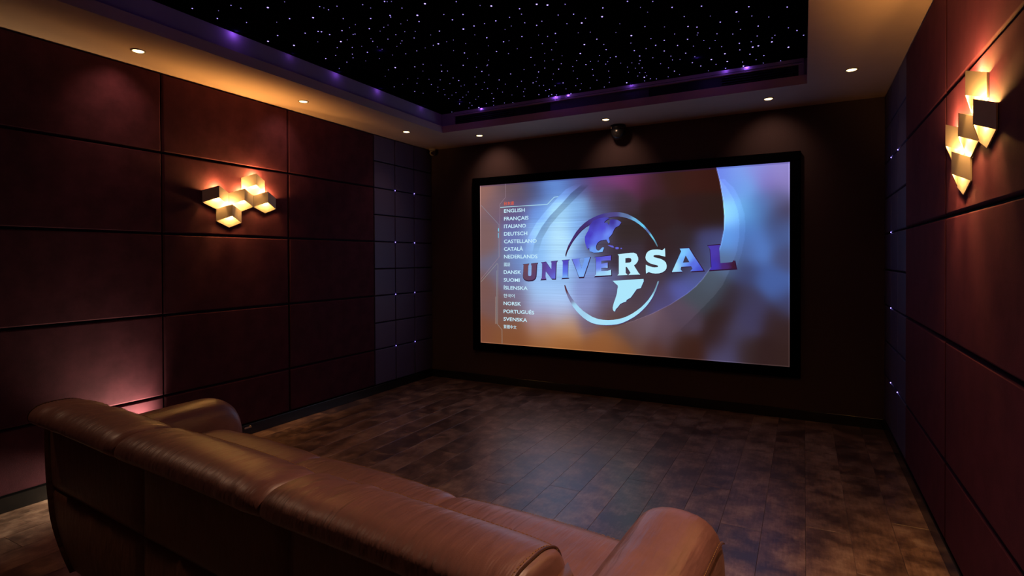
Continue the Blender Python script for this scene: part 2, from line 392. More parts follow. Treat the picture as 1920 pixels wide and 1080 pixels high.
# ------------------------------------------------------------------ downlights
def downlight(x, y, label, scale=1.0, cone=110, tilt=(0, 0)):
    t = tag(empty('downlight', (x, y, H)), label, 'ceiling light', 'recessed downlights in the soffit')
    ring = lathe([(0.040, 0.0), (0.040, -0.004), (0.036, -0.006), (0.030, -0.003), (0.029, 0.0)], 28, cap=False)
    smooth(obj('trim_ring', ring, MAT['white'], t))
    obj('lens', lathe([(0.0290, -0.0005), (0.027, -0.0035), (0.012, -0.005)], 24), MAT['lampglass'], t)
    ld = bpy.data.lights.new('spot', 'SPOT'); ld.energy = DOWN_W*4*scale; ld.color = DOWNC
    ld.spot_size = R(cone); ld.spot_blend = 1.0; ld.shadow_soft_size = 0.03
    lo = bpy.data.objects.new('spot', ld); col.objects.link(lo); lo.location = (0, 0, -0.012); lo.parent = t
    lo.rotation_euler = (R(tilt[1]), R(-tilt[0]), 0)
    return t
LW, FW, NT = (-44, 0), (0, 46), (0, 0)      # tipped a little to the left wall, to the front wall, or straight down
for x, y, l, s, cone, tl in (
    (0.275, 1.528, 'lit recessed downlight over the left wall, nearest the sofa of the three there', 1.8, 84, LW),
    (0.290, 2.736, 'lit recessed downlight in the left soffit, above and right of the cube sconce', 1.6, 80, LW),
    (0.337, 3.949, 'lit recessed downlight in the left soffit beside the small security camera', 1.4, 100, NT),
    (0.878, 4.437, 'lit recessed downlight in the front soffit near its left corner', 2.6, 88, FW),
    (2.206, 4.440, 'lit recessed downlight in the front soffit beside the black dome camera', 2.0, 88, FW),
    (3.534, 4.444, 'lit recessed downlight above the right end of the screen', 1.5, 88, FW),
    (4.060, 3.976, 'lit recessed downlight in the front right corner of the soffit', 0.8, 90, NT),
    (4.060, 2.740, 'recessed downlight in the right soffit above the wall sconce', 0.8, 90, NT),
    (3.900, 1.350, 'recessed downlight in the right soffit beside the viewer', 24.0, 84, (-17, 0)),
    (0.275, 0.300, 'recessed downlight in the left soffit behind the sofa', 5.0, 70, (40, 0)),
    (2.200, -1.200, 'recessed downlight in the rear soffit behind the viewer', 3.0, 90, NT)):
    downlight(x, y, l, s, cone, tl)

# ------------------------------------------------------------------ sconces of five folded cube shades
SA, SH, SDR, SP = 0.1025, 0.087, 0.042, 0.042
def sconce(x, y, rz, label):
    """local: +x off the wall, +y along the wall, z up; shades sit at lattice places"""
    t = tag(empty('wall_sconce', (x, y, 1.80), rz), label, 'wall lamp')
    places = [(-2, 0), (0, 0), (2, 0), (1, 1), (-1, -1)]
    th = 0.0025
    for k, (iu, iv) in enumerate(places):
        cy = iu*SA; zc = iv*0.1275 + 0.048     # zc: height of the outer top corners above the base
        bm = bmesh.new()
        w = SA-0.001
        for s in (-1, 1):
            a = [Vector((0.004, s*w, zc)), Vector((SP, 0, zc+SDR)), Vector((SP, 0, zc+SDR-SH)), Vector((0.004, s*w, zc-SH))]
            nrm = Vector((w, s*SP, 0)).normalized()*th
            b = [q-nrm for q in a]
            vs = [bm.verts.new(q) for q in a+b]
            for f in ((0, 1, 2, 3), (7, 6, 5, 4), (0, 4, 5, 1), (1, 5, 6, 2), (2, 6, 7, 3), (3, 7, 4, 0)): bm.faces.new([vs[i] for i in f])
        bmesh.ops.recalc_face_normals(bm, faces=bm.faces)
        sh = obj('shade', bm, MAT['white'], t, (0, cy, 0))
        # hexagonal wall plate with the pointed foot
        bm = bmesh.new()
        pts = [(-w, zc), (0, zc+SDR*0.2), (w, zc), (w, zc-SH), (0, zc-SH-SDR), (-w, zc-SH)]
        f = [bm.verts.new((0.005, p, q)) for p, q in pts]; bk = [bm.verts.new((0.0, p, q)) for p, q in pts]
        bm.faces.new(f); bm.faces.new(bk[::-1])
        for i in range(6): bm.faces.new((f[i], f[(i+1) % 6], bk[(i+1) % 6], bk[i]))
        bmesh.ops.recalc_face_normals(bm, faces=bm.faces)
        obj('wall_plate', bm, MAT['white'], sh)
        lp = lathe([(0.006, -0.012), (0.009, -0.004), (0.009, 0.004), (0.006, 0.012)], 12)
        for v in lp.verts: v.co = Vector((v.co.x*0.6+0.012, v.co.y, v.co.z*0.6+zc-0.025))
        smooth(obj('lamp', lp, MAT['led'], sh))
        ld = bpy.data.lights.new('glow', 'POINT'); ld.energy = SCONCE_W*1.2; ld.color = WARM; ld.shadow_soft_size = 0.006
        lo = bpy.data.objects.new('glow', ld); col.objects.link(lo); lo.location = (0.019, 0, zc-0.043); lo.parent = sh
        ld = bpy.data.lights.new('uplight', 'POINT'); ld.energy = SCONCE_W*5.0; ld.color = WARM; ld.shadow_soft_size = 0.006
        lo = bpy.data.objects.new('uplight', ld); col.objects.link(lo); lo.location = (0.024, 0, zc+0.014); lo.parent = sh
    return t
sconce(0.0015, 2.393, 0, 'glowing five cube wall sconce on the left fabric wall, seen from the front')
sconce(W-0.0015, 2.285, math.pi, 'glowing five cube wall sconce on the right wall, seen steeply from the side')

# ------------------------------------------------------------------ projection screen with its picture
X0, X1, Z0, Z1 = 0.655, 3.676, 0.433, 2.147
ps = tag(empty('projection_screen', ((X0+X1)/2, D, Z0)), 'large wide projection screen with black frame showing a blue and brown menu picture', 'screen')
ox, oz = (X0+X1)/2, Z0
fw = 0.082
bmf = []
for nm, lo, hi in (('frame_rail', (X0-fw, -0.045, Z1), (X1+fw, -0.001, Z1+fw)), ('frame_rail', (X0-fw, -0.045, Z0-fw), (X1+fw, -0.001, Z0)),
                   ('frame_rail', (X0-fw, -0.045, Z0), (X0, -0.001, Z1)), ('frame_rail', (X1, -0.045, Z0), (X1+fw, -0.001, Z1))):
    obj(nm, mbox((lo[0]-ox, lo[1], lo[2]-oz), (hi[0]-ox, hi[1], hi[2]-oz), 0.006, 2), MAT['velvetblack'], ps)
# bridge between the photograph's frame (1920x1080) and metres on the screen's plane, used for laying out the picture
def to_px(x, z, y=D):
    dx, dy, dz = x-CX, y-CY, z-CZ
    zz = dx*fwd.x+dy*fwd.y+dz*fwd.z
    return (960+F_*(dx*r2.x+dy*r2.y+dz*r2.z)/zz, 540-SY-F_*(dx*u2.x+dy*u2.y+dz*u2.z)/zz)
def to_m(px, py, y=D):
    d = fwd+r2*((px-960)/F_)-u2*((py-540+SY)/F_)
    t = (y-CY)/d.y
    return CX+d.x*t, CZ+d.z*t
CPI = """905,360,150,105,95 910,450,125,95,95 910,540,120,85,80 910,620,125,75,55 935,380,120,95,105 935,500,110,105,130 935,580,115,85,85 940,630,130,80,50
960,350,110,85,85 975,365,90,75,95 1000,355,75,80,120 1030,350,90,120,190 970,400,100,90,140 970,450,105,115,175 975,490,110,140,200 960,520,110,115,165 975,560,120,110,140 960,590,115,85,85
970,620,135,85,55 970,640,130,75,45 1010,400,110,155,235 1010,440,145,195,250 1005,480,140,190,245 1010,520,150,190,245 1010,550,165,205,250 1010,580,160,170,215 1010,605,160,130,145
1020,620,170,120,85 1010,645,145,90,50 1045,345,110,160,235 1065,335,85,110,180 1050,400,165,215,250 1050,440,185,230,255 1050,480,175,220,255 1050,520,150,190,240 1050,560,170,205,250
1050,590,170,170,205 1060,615,185,135,95 1050,640,165,105,60 1060,655,140,85,45 1085,345,80,95,150 1095,332,95,60,110 1085,390,130,180,235 1100,420,110,150,215 1085,430,140,190,250 1095,490,115,150,215
1100,540,130,145,205 1100,570,140,150,200 1110,600,110,90,110 1130,330,120,60,120 1160,325,125,60,115 1190,330,105,50,90 1130,360,85,62,90 1130,390,80,78,115 1120,420,85,90,130
1125,460,75,65,85 1160,380,65,48,58 1170,430,52,40,40 1170,480,60,48,60 1150,540,100,105,155 1140,570,95,80,105 1150,600,95,68,60 1130,640,150,95,55 1130,655,135,80,45 1220,340,65,35,45
1260,330,55,30,25 1300,325,58,28,24 1330,325,55,25,20 1240,400,50,32,32 1300,400,48,28,28 1330,400,45,28,25 1280,450,50,38,42 1250,470,52,35,38 1330,455,65,65,110 1200,560,75,60,70 1220,520,70,55,65
1240,560,75,65,100 1200,600,85,72,90 1300,490,62,58,80 1270,500,56,48,62 1345,475,75,85,135 1280,545,85,90,165 1305,522,80,90,150 1240,585,85,80,135 1180,540,78,62,75 1180,590,82,64,70"""
CPO = """1352,330,110,130,235 1380,325,130,160,240 1420,320,140,145,225 1460,320,150,140,210 1475,340,140,125,190 1440,340,130,115,190 1400,350,115,165,235 1370,350,110,150,235 1430,380,90,120,185 1460,370,95,95,140
1470,400,70,60,85 1450,420,65,70,110 1400,395,105,170,235 1410,410,85,145,215 1375,400,130,195,250 1430,405,75,100,155 1400,430,75,110,180 1425,440,85,125,200 1455,440,70,90,145 1475,430,75,95,150 1400,470,75,95,150
1370,450,85,135,205 1365,490,75,95,130 1425,470,85,125,200 1470,480,70,75,115 1400,510,60,65,105 1440,520,70,95,160 1460,540,70,95,160 1475,570,60,60,95 1400,560,60,56,82 1420,580,62,58,90 1450,600,52,35,38
1380,620,68,62,90 1365,655,72,68,105 1350,672,75,68,100 1395,655,52,36,36 1440,660,48,30,30 1475,670,50,32,30 1475,620,52,34,34 1405,600,64,58,90 1250,630,88,68,80 1290,600,75,60,75 1320,560,60,65,75
1340,535,65,75,90 1230,660,85,50,40 1280,650,60,35,28 1300,665,60,32,25 1350,600,50,32,32 1345,640,50,30,28 1370,560,52,40,48 1180,640,115,70,45 1180,662,105,62,35 1130,640,145,90,52 1130,660,130,78,43
1200,620,100,80,90 1080,650,150,90,48 1160,622,105,85,90"""
def parse(t): return np.array([[float(q) for q in s.split(',')] for s in t.split()])
A_ = np.array([(1343, 312), (1350, 340), (1356, 375), (1358.5, 405), (1358, 430), (1353, 455), (1346, 478), (1337, 497), (1327, 510), (1318, 523), (1305, 537), (1288, 551), (1257, 571), (1223, 588), (1190, 601), (1150, 614), (1100, 626), (1040, 634), (1000, 637)], float)
B_ = np.array([(1349, 336), (1362, 351), (1375, 372), (1384, 396), (1387, 420), (1386, 445), (1382, 470), (1374, 495), (1366, 512), (1355, 535), (1340, 554), (1320, 575), (1298, 597), (1272, 622), (1240, 640)], float)
C_ = np.array([(1356, 334), (1376, 352), (1388, 375), (1396, 400), (1398, 425), (1396, 450), (1391, 475), (1382, 500)], float)
def xat(poly, py):      # x of a boundary that runs down the frame
    return np.interp(py, poly[:, 1], poly[:, 0], left=-1e4, right=-1e4)
NU, NV = 560, 320
uu, vv = np.meshgrid(np.linspace(0, 1, NU+1), np.linspace(0, 1, NV+1), indexing='ij')
gx = X0+(X1-X0)*uu; gz = Z0+(Z1-Z0)*vv
PX, PY = to_px(gx, gz)
def shepard(cp, s2, pw):
    num = np.zeros(PX.shape+(3,)); den = np.zeros(PX.shape)
    for a in cp:
        d2_ = (PX-a[0])**2+(PY-a[1])**2
        w_ = np.exp(-d2_/(2*s2*s2))+0.02/(1+d2_/400.0)**pw
        den += w_; num += w_[..., None]*a[2:5]
    return num/den[..., None]
ci = shepard(parse(CPI), 17.0, 2.0); co = shepard(parse(CPO), 17.0, 2.0)
dA = PX-xat(A_, PY)
# signed distance like blend across the disc's edge
edge = np.clip(dA/1.2+0.5, 0, 1)
below = PY > 638; edge = np.where(below, 1, edge)
fade = np.clip((PX-1120)/110, 0, 1)         # the edge dies out to the left
fadeE = np.where(PY > 560, fade, 1.0)
colr = ci*(1-edge[..., None]*fadeE[..., None]) + co*(edge*fadeE)[..., None]
mb = (dA > 0) & (PX < xat(B_, PY)) & (PY > 336)
fb = np.clip((636-PY)/60, 0, 1)[..., None]
colr = np.where(mb[..., None], colr*(1+0.13*fb)+3*fb, colr)
mc = (~mb) & (dA > 0) & (PX < xat(C_, PY)) & (PY > 336)
colr = np.where(mc[..., None], colr*1.06+1, colr)
# bright rim on the disc
rim = np.exp(-(dA/1.1)**2)*np.where((PY > 312) & (PY < 606), 1, 0)*0.55
colr = colr*(1+rim[..., None]*0.55)+rim[..., None]*12
def arcband(outer, inner, gain, addv=0):
    global colr
    o_ = np.array(sorted(outer, key=lambda q: q[1]), float); i_ = np.array(sorted(inner, key=lambda q: q[1]), float)
    xo = np.interp(PY, o_[:, 1], o_[:, 0]); xi = np.interp(PY, i_[:, 1], i_[:, 0])
    m = np.clip(PX-xo+0.5, 0, 1)*np.clip(xi-PX+0.5, 0, 1)
    y0_, y1_ = max(o_[0, 1], i_[0, 1]), min(o_[-1, 1], i_[-1, 1])
    m = m*np.clip((PY-y0_)/8, 0, 1)*np.clip((y1_-PY)/45, 0, 1)
    colr = colr*(1+(gain-1)*m[..., None])
arcband([(1082, 345), (1062, 355), (1048, 369), (1023, 397), (1007, 417), (990, 447), (984, 480)], [(1093, 345), (1072, 362), (1057, 379), (1032, 405), (1017, 425), (1005, 447), (998, 480)], 1.13)
arcband([(1093, 345), (1072, 362), (1057, 379), (1032, 405), (1017, 425), (1005, 447), (998, 480)], [(1107, 345), (1086, 366), (1069, 383), (1048, 404), (1032, 423), (1018, 447), (1008, 480)], 0.84)
# brushed metal streaks
rs = np.random.RandomState(3)
tilt = (gz-Z0)/(Z1-Z0)*900
rows = rs.randn(1200); rows = np.convolve(rows, np.ones(3)/3, 'same')
cols_ = np.convolve(rs.randn(60), np.ones(3)/3, 'same')
st1 = np.interp(tilt+np.sin(uu*40)*1.5, np.arange(1200), rows)
st2 = np.interp(tilt*0.5+uu*5+200, np.arange(1200), rows)
env = np.exp(-((PX-1090)/110.0)**2)*np.exp(-((PY-460)/110.0)**2)
colr = colr*(1+(0.045*st1+0.03*st2)[..., None]*(0.07+env[..., None]))
# spill rows at the very rim of the picture
topd = (Z1-gz)/0.012
colr = np.where((topd < 1.0)[..., None], colr*0.80+np.array([6, 4, 22]), colr)
rimd = np.minimum(np.minimum(gx-X0, X1-gx), gz-Z0)
colr = np.where((rimd < 0.006)[..., None], colr*1.15+14, colr)
colr = np.clip(colr, 0, 255)/255
lin = np.where(colr <= 0.04045, colr/12.92, ((colr+0.055)/1.055)**2.4)
me = bpy.data.meshes.new('picture')
nvt = (NU+1)*(NV+1)
idx = np.arange(nvt).reshape(NU+1, NV+1)
quads = np.stack([idx[:-1, :-1], idx[1:, :-1], idx[1:, 1:], idx[:-1, 1:]], -1).reshape(-1, 4)
co_ = np.stack([gx-ox, np.full_like(gx, -0.012), gz-oz], -1).reshape(-1, 3)
me.vertices.add(nvt); me.vertices.foreach_set('co', co_.ravel())
me.loops.add(quads.size); me.loops.foreach_set('vertex_index', quads.ravel())
me.polygons.add(len(quads)); me.polygons.foreach_set('loop_start', np.arange(0, quads.size, 4)); me.polygons.foreach_set('loop_total', np.full(len(quads), 4))
me.update()
at = me.color_attributes.new('Col', 'FLOAT_COLOR', 'POINT')
at.data.foreach_set('color', np.concatenate([lin.reshape(-1, 3), np.ones((nvt, 1))], 1).ravel().astype(np.float32))
obj('picture', me, MAT['picture'], ps)
obj('screen_board', mbox((X0-ox, -0.0115, 0), (X1-ox, -0.001, Z1-Z0)), MAT['black'], ps)

def paint(me, fn):
    at = me.color_attributes.new('Col', 'FLOAT_COLOR', 'POINT')
    for i, v in enumerate(me.vertices):
        c = fn(v); at.data[i].color = (s2l(c[0]), s2l(c[1]), s2l(c[2]), 1)
def flat_poly(name, px_pts, holes, colour, off, parent=ps, dx=0, dy=0):
    """flat filled outline lying on the picture (outline given in the photo's frame)"""
    bm = bmesh.new()
    es = []
    for loop in [px_pts]+holes:
        vs = []
        for a, b in loop:
            x_, z_ = to_m(a+dx, b+dy)
            vs.append(bm.verts.new((x_-ox, -0.012-off, z_-oz)))
        for i in range(len(vs)): es.append(bm.edges.new((vs[i], vs[(i+1) % len(vs)])))
    bmesh.ops.triangle_fill(bm, use_beauty=True, use_dissolve=False, edges=es)
    bmesh.ops.subdivide_edges(bm, edges=bm.edges[:], cuts=2, use_grid_fill=True)
    for f in bm.faces:
        if f.normal.y > 0: f.normal_flip()
    me = bpy.data.meshes.new(name); bm.to_mesh(me); bm.free()
    def fn(v):
        p = to_px(v.co.x+ox, v.co.z+oz)
        return colour(p[0]-dx, p[1]-dy) if callable(colour) else colour
    paint(me, fn)
    return obj(name, me, MAT['glyph'], parent)
def crop(ox_, oy_, k, txt):
    return [(ox_+float(a)/k, oy_+float(b)/k) for a, b in (s.split(',') for s in txt.split())]
def grad(cps):
    def f(x_, y_):
        sw = 0; c = [0, 0, 0]
        for a, b, *q in cps:
            w_ = 1/((x_-a)**2+(y_-b)**2+6)**1.5; sw += w_
            for i in range(3): c[i] += w_*q[i]
        return [v/sw for v in c]
    return f
def blob(cps): return grad(cps)
DK = (48, 22, 52)
LET = [
 ('U', crop(970, 460, 13.5, "150,475 320,460 292,520 285,700 288,760 304,790 340,795 366,785 378,755 385,520 365,455 545,440 520,490 508,700 500,790 480,850 440,890 400,905 300,915 230,900 190,875 160,830 153,760 165,650 170,500"), [], grad([(986, 500, 112, 72, 84), (1000, 520, 95, 66, 105), (985, 520, 100, 68, 90), (1005, 497, 98, 68, 98)])),
 ('N', crop(970, 460, 13.5, "610,430 740,410 885,625 890,440 870,400 1045,385 1010,440 1000,700 995,870 895,870 735,660 728,760 730,830 755,880 595,888 630,840 638,650 640,470"), [], grad([(1018, 500, 92, 66, 140), (1020, 523, 100, 75, 150), (1035, 505, 95, 80, 180), (1042, 520, 100, 105, 215), (1042, 492, 88, 68, 150)])),
 ('I', crop(970, 460, 13.5, "1135,375 1345,355 1310,400 1303,600 1300,810 1330,845 1125,858 1155,820 1162,600 1165,410"), [], grad([(1061, 490, 82, 72, 190), (1061, 506, 90, 110, 230), (1061, 522, 120, 175, 250)])),
 ('V', crop(970, 460, 13.5, "1390,345 1610,325 1580,370 1645,600 1730,350 1705,315 1880,292 1800,540 1700,830 1575,835 1490,600 1400,380"), [], grad([(1077, 488, 105, 120, 225), (1088, 518, 130, 180, 250), (1100, 490, 115, 160, 240)])),
 ('E', crop(1100, 450, 12, "180,380 575,340 570,455 490,455 340,465 340,540 495,510 495,640 440,635 340,640 340,715 500,710 575,680 580,815 175,840 210,800 212,600 215,410"), [], grad([(1120, 483, 82, 78, 210), (1143, 480, 95, 90, 215), (1122, 500, 110, 130, 235), (1125, 515, 160, 215, 250), (1145, 512, 170, 225, 252)])),
 ('R', crop(1100, 450, 12, "710,325 850,308 1000,290 1080,288 1140,320 1175,400 1178,450 1160,500 1120,550 1080,580 1140,680 1190,760 1225,790 955,800 1000,750 960,680 915,615 890,615 890,750 935,800 700,812 735,775 735,560 735,360"), [crop(1100, 450, 12, "880,410 950,402 1000,410 1018,445 1010,485 980,507 880,515")], (188, 238, 255)),
 ('S', crop(1100, 450, 12, "1775,185 1782,280 1785,380 1700,362 1640,345 1570,342 1525,350 1512,370 1540,395 1600,412 1680,430 1760,475 1800,520 1818,590 1812,650 1780,700 1720,742 1640,765 1560,770 1480,760 1405,735 1345,770 1340,670 1340,565 1380,585 1430,602 1490,622 1540,628 1610,622 1625,598 1600,580 1520,560 1450,540 1390,505 1345,455 1332,400 1345,330 1370,285 1400,255 1450,232 1500,220 1600,215 1660,220 1715,235"), [], (188, 238, 255)),
 ('A', crop(1240, 445, 12, "415,235 640,225 760,420 880,600 990,770 670,785 725,720 690,665 450,680 435,740 480,795 225,808 300,640 380,460 450,300"), [crop(1240, 445, 12, "555,410 600,490 640,560 490,570 520,490")], grad([(1262, 500, 165, 225, 250), (1280, 475, 125, 200, 255), (1290, 485, 110, 165, 250), (1300, 495, 90, 110, 225), (1314, 507, 72, 82, 205)])),
 ('L', crop(1240, 445, 12, "1035,175 1350,150 1305,215 1320,400 1335,595 1480,585 1620,570 1670,515 1690,620 1715,725 1400,745 1070,765 1120,690 1105,480 1090,260"), [], grad([(1335, 470, 75, 58, 170), (1340, 500, 66, 52, 175), (1360, 502, 72, 40, 110), (1378, 500, 60, 25, 45)])),
]
for ch, pts_, hol, cc in LET:
    flat_poly('letter_shadow', pts_, hol, DK, 0.0012, dx=0.0, dy=0.0)
    cxm = sum(a for a, b in pts_)/len(pts_); cym = sum(b for a, b in pts_)/len(pts_)
    k = 0.93 if ch not in 'RS' else 0.985
    sh_ = lambda L_: [((a-cxm)*k+cxm-0.4, (b-cym)*(k-0.01)+cym-0.7) for a, b in L_]
    flat_poly('letter', sh_(pts_), [[((a-cxm)*1.0+cxm, b) for a, b in h_] for h_ in hol], cc, 0.0022)
NA = crop(1050, 390, 9.6, "560,290 600,235 700,190 800,172 850,172 900,185 860,210 830,230 800,262 830,268 860,265 875,295 893,300 905,260 905,215 960,205 1000,210 1040,215 1080,235 1110,260 1095,285 1070,320 1040,335 1010,350 990,375 975,400 960,435 945,470 915,505 885,540 895,580 905,620 880,635 860,600 845,570 790,578 730,590 700,612 675,640 660,680 655,720 670,755 690,768 715,765 740,740 765,712 790,705 800,720 785,760 775,790 700,800 620,805 590,795 545,780 540,740 530,720 512,738 500,735 480,690 465,640 455,580 455,520 485,460 520,400 535,350 540,310")
SAm = crop(1050, 500, 9, "895,238 1150,222 1415,205 1420,245 1395,300 1370,360 1330,370 1300,380 1265,430 1230,480 1200,520 1130,560 1125,585 1070,605 1020,630 1000,660 975,690 950,715 935,755 915,748 900,725 897,690 905,650 915,610 930,570 950,510 965,460 972,420 975,380 985,340 978,312 950,290")
UP = crop(1050, 390, 9.6, "110,880 105,840 115,800 130,750 160,670 200,600 250,510 300,430 370,345 450,270 530,212 620,165 710,128 800,100 900,83 1000,78 1080,80 1150,90 1230,115 1300,150 1380,195 1450,250 1520,312 1580,380 1635,450 1680,520 1715,575 1740,620 1758,665 1765,700 1745,680 1720,635 1690,580 1650,525 1600,460 1550,400 1500,350 1430,293 1350,240 1280,207 1200,180 1130,163 1050,155 950,160 850,180 770,195 700,220 630,250 560,290 480,335 400,400 340,465 280,540 230,610 190,680 155,745 130,800")
LOW = crop(1050, 500, 9, "80,310 92,372 110,430 140,510 180,590 225,668 280,740 340,805 400,860 475,912 550,950 625,970 700,980 790,984 880,980 970,970 1050,950 1150,906 1250,850 1330,793 1400,730 1465,662 1520,590 1565,520 1600,450 1630,385 1650,320 1668,280 1675,240 1650,250 1638,295 1620,340 1590,410 1550,480 1495,560 1430,630 1370,688 1300,740 1225,790 1150,830 1075,860 1000,880 910,895 820,900 735,895 650,880 560,848 480,800 400,745 330,680 260,600 200,520 150,440 120,380 95,310")
UPC = grad([(1062, 480, 62, 30, 55), (1072, 450, 70, 45, 110), (1090, 425, 66, 45, 105), (1120, 405, 68, 55, 140), (1150, 402, 80, 72, 135), (1175, 402, 95, 115, 160), (1195, 412, 110, 180, 225), (1205, 422, 105, 205, 245), (1215, 434, 90, 110, 170), (1225, 442, 110, 205, 235), (1233, 460, 90, 130, 150)])
NAC = grad([(1115, 415, 66, 55, 160), (1150, 415, 62, 52, 150), (1105, 440, 72, 60, 190), (1130, 430, 80, 75, 210), (1140, 438, 110, 140, 245), (1100, 455, 72, 70, 205), (1120, 450, 95, 110, 235), (1110, 468, 110, 160, 245), (1140, 452, 100, 130, 235), (1160, 418, 90, 100, 200), (1128, 470, 125, 185, 250), (1100, 465, 80, 75, 200)])
LOC = grad([(1060, 540, 90, 45, 50), (1068, 558, 120, 120, 160), (1080, 578, 165, 215, 245), (1120, 604, 170, 225, 250), (1150, 609, 165, 225, 252), (1190, 598, 170, 230, 252), (1220, 565, 160, 225, 250), (1232, 535, 120, 160, 180)])
for nm, pl, cc, dk in (('globe_ring', UP, UPC, (50, 20, 45)), ('globe_ring', LOW, LOC, (66, 36, 110)), ('continent', NA, NAC, (38, 16, 46)), ('continent', SAm, (172, 230, 252), (50, 30, 80))):
    flat_poly('emblem_shadow', pl, [], dk, 0.0010, dx=0.7, dy=0.9)
    flat_poly(nm, pl, [], cc, 0.0016 if nm == 'globe_ring' else 0.0020)
for t_ in ("865,670 905,668 960,680 985,710 950,712 900,690", "1000,710 1030,700 1060,705 1070,730 1040,742 1010,740", "1095,722 1110,716 1125,724 1118,738 1100,738"):
    flat_poly('island', crop(1050, 390, 9.6, t_), [], (100, 100, 215), 0.0018)
# thin interface lines
def ribbon(pts_, wpx, colour):
    bm = bmesh.new(); P_ = [to_m(a, b) for a, b in pts_]
    hw = wpx*0.0027
    for (xa, za), (xb, zb) in zip(P_, P_[1:]):
        d = Vector((xb-xa, 0, zb-za)); L_ = d.length; d.normalize(); n_ = Vector((-d.z, 0, d.x))*hw
        a = Vector((xa-ox, -0.0132, za-oz)); b = Vector((xb-ox, -0.0132, zb-oz))
        bm.faces.new([bm.verts.new(q) for q in (a-n_, b-n_, b+n_, a+n_)])
    me = bpy.data.meshes.new('interface_line'); bm.to_mesh(me); bm.free()
    paint(me, lambda v: colour)
    return obj('interface_line', me, MAT['glyph'], ps)
ribbon([(949, 345), (949, 370), (938.5, 383), (937.8, 481), (902.5, 524)], 0.55, (160, 135, 150))
ribbon([(939, 389), (1027, 383.5), (1040, 370), (1048, 369)], 1.0, (185, 235, 245))
ribbon([(903, 385), (936.3, 421), (936.3, 482)], 0.4, (150, 165, 185))
ribbon([(935.8, 428), (935.8, 434)], 2.0, (120, 215, 240))
ribbon([(935.5, 437), (935.5, 446)], 1.5, (110, 190, 225))
ribbon([(902.5, 529), (933, 494), (934.8, 496), (934.2, 608), (942.3, 618), (942.6, 644)], 0.55, (165, 165, 160))
ribbon([(932.8, 507), (932.6, 607)], 0.5, (150, 170, 175))
ribbon([(930.3, 556), (930.1, 607)], 0.5, (190, 175, 165))
# menu words
WORDS = [('日本語', 946.5, 385.2, 964.6, 6.6, (255, 95, 5)), ('ENGLISH', 946.2, 399.1, 985.1, 6.6, None), ('FRANÇAIS', 946.2, 413.6, 991.9, 6.6, None), ('ITALIANO', 946.2, 427.8, 987.1, 6.6, None),
         ('DEUTSCH', 946.2, 441.9, 989.7, 6.6, None), ('CASTELLANO', 946.2, 456.1, 1007.2, 6.6, None), ('CATALÀ', 946.2, 470.2, 981.7, 6.6, None), ('NEDERLANDS', 946.2, 484.4, 1008.8, 6.6, None),
         ('國語', 946.2, 499.4, 957.5, 7.2, None), ('DANSK', 945.7, 513.2, 978.1, 6.4, None), ('SUOMI', 945.7, 527.9, 975.6, 6.4, None), ('ÍSLENSKA', 945.7, 542.4, 990.3, 6.4, None),
         ('한국어', 945.4, 557.5, 965.9, 7.0, None), ('NORSK', 945.4, 571.6, 978.0, 6.4, None), ('PORTUGUÊS', 945.4, 586.5, 1002.6, 6.4, None), ('SVENSKA', 945.4, 600.8, 989.5, 6.4, None), ('繁體中文', 945.4, 615.5, 969.5, 7.2, None)]
cu = bpy.data.curves.new('probe', 'FONT'); tmp = bpy.data.objects.new('probe', cu); col.objects.link(tmp)
dg = bpy.context.evaluated_depsgraph_get()
for txt, xa, yb, xb, hp, cc in WORDS:
    cu.body = txt; cu.offset = 0.0 if ord(txt[0]) > 1000 else 0.014
    cu.resolution_u = 3
    dg = bpy.context.evaluated_depsgraph_get(); dg.update()
    me = bpy.data.meshes.new_from_object(tmp.evaluated_get(dg))
    me.name = 'menu_word'
    if len(me.vertices) == 0: continue
    a = np.array([v.co[:] for v in me.vertices])
    xl, xh = a[:, 0].min(), a[:, 0].max()
    yl = 0.0 if ord(txt[0]) <= 1000 else a[:, 1].min()
    yh = 0.70 if ord(txt[0]) <= 1000 else a[:, 1].max()
    mx0, mz0 = to_m(xa, yb); mx1, _ = to_m(xb, yb); _, mz1 = to_m(xa, yb-hp)
    for v in me.vertices:
        v.co = Vector((mx0+(v.co.x-xl)/(xh-xl)*(mx1-mx0)-ox, -0.0138, mz0+(v.co.y-yl)/(yh-yl)*(mz1-mz0)-oz))
    c0 = cc or (200, 240, 255)
    me.materials.clear()
    paint(me, lambda v: c0)
    obj('menu_word', me, MAT['glyph'], ps)
bpy.data.objects.remove(tmp)

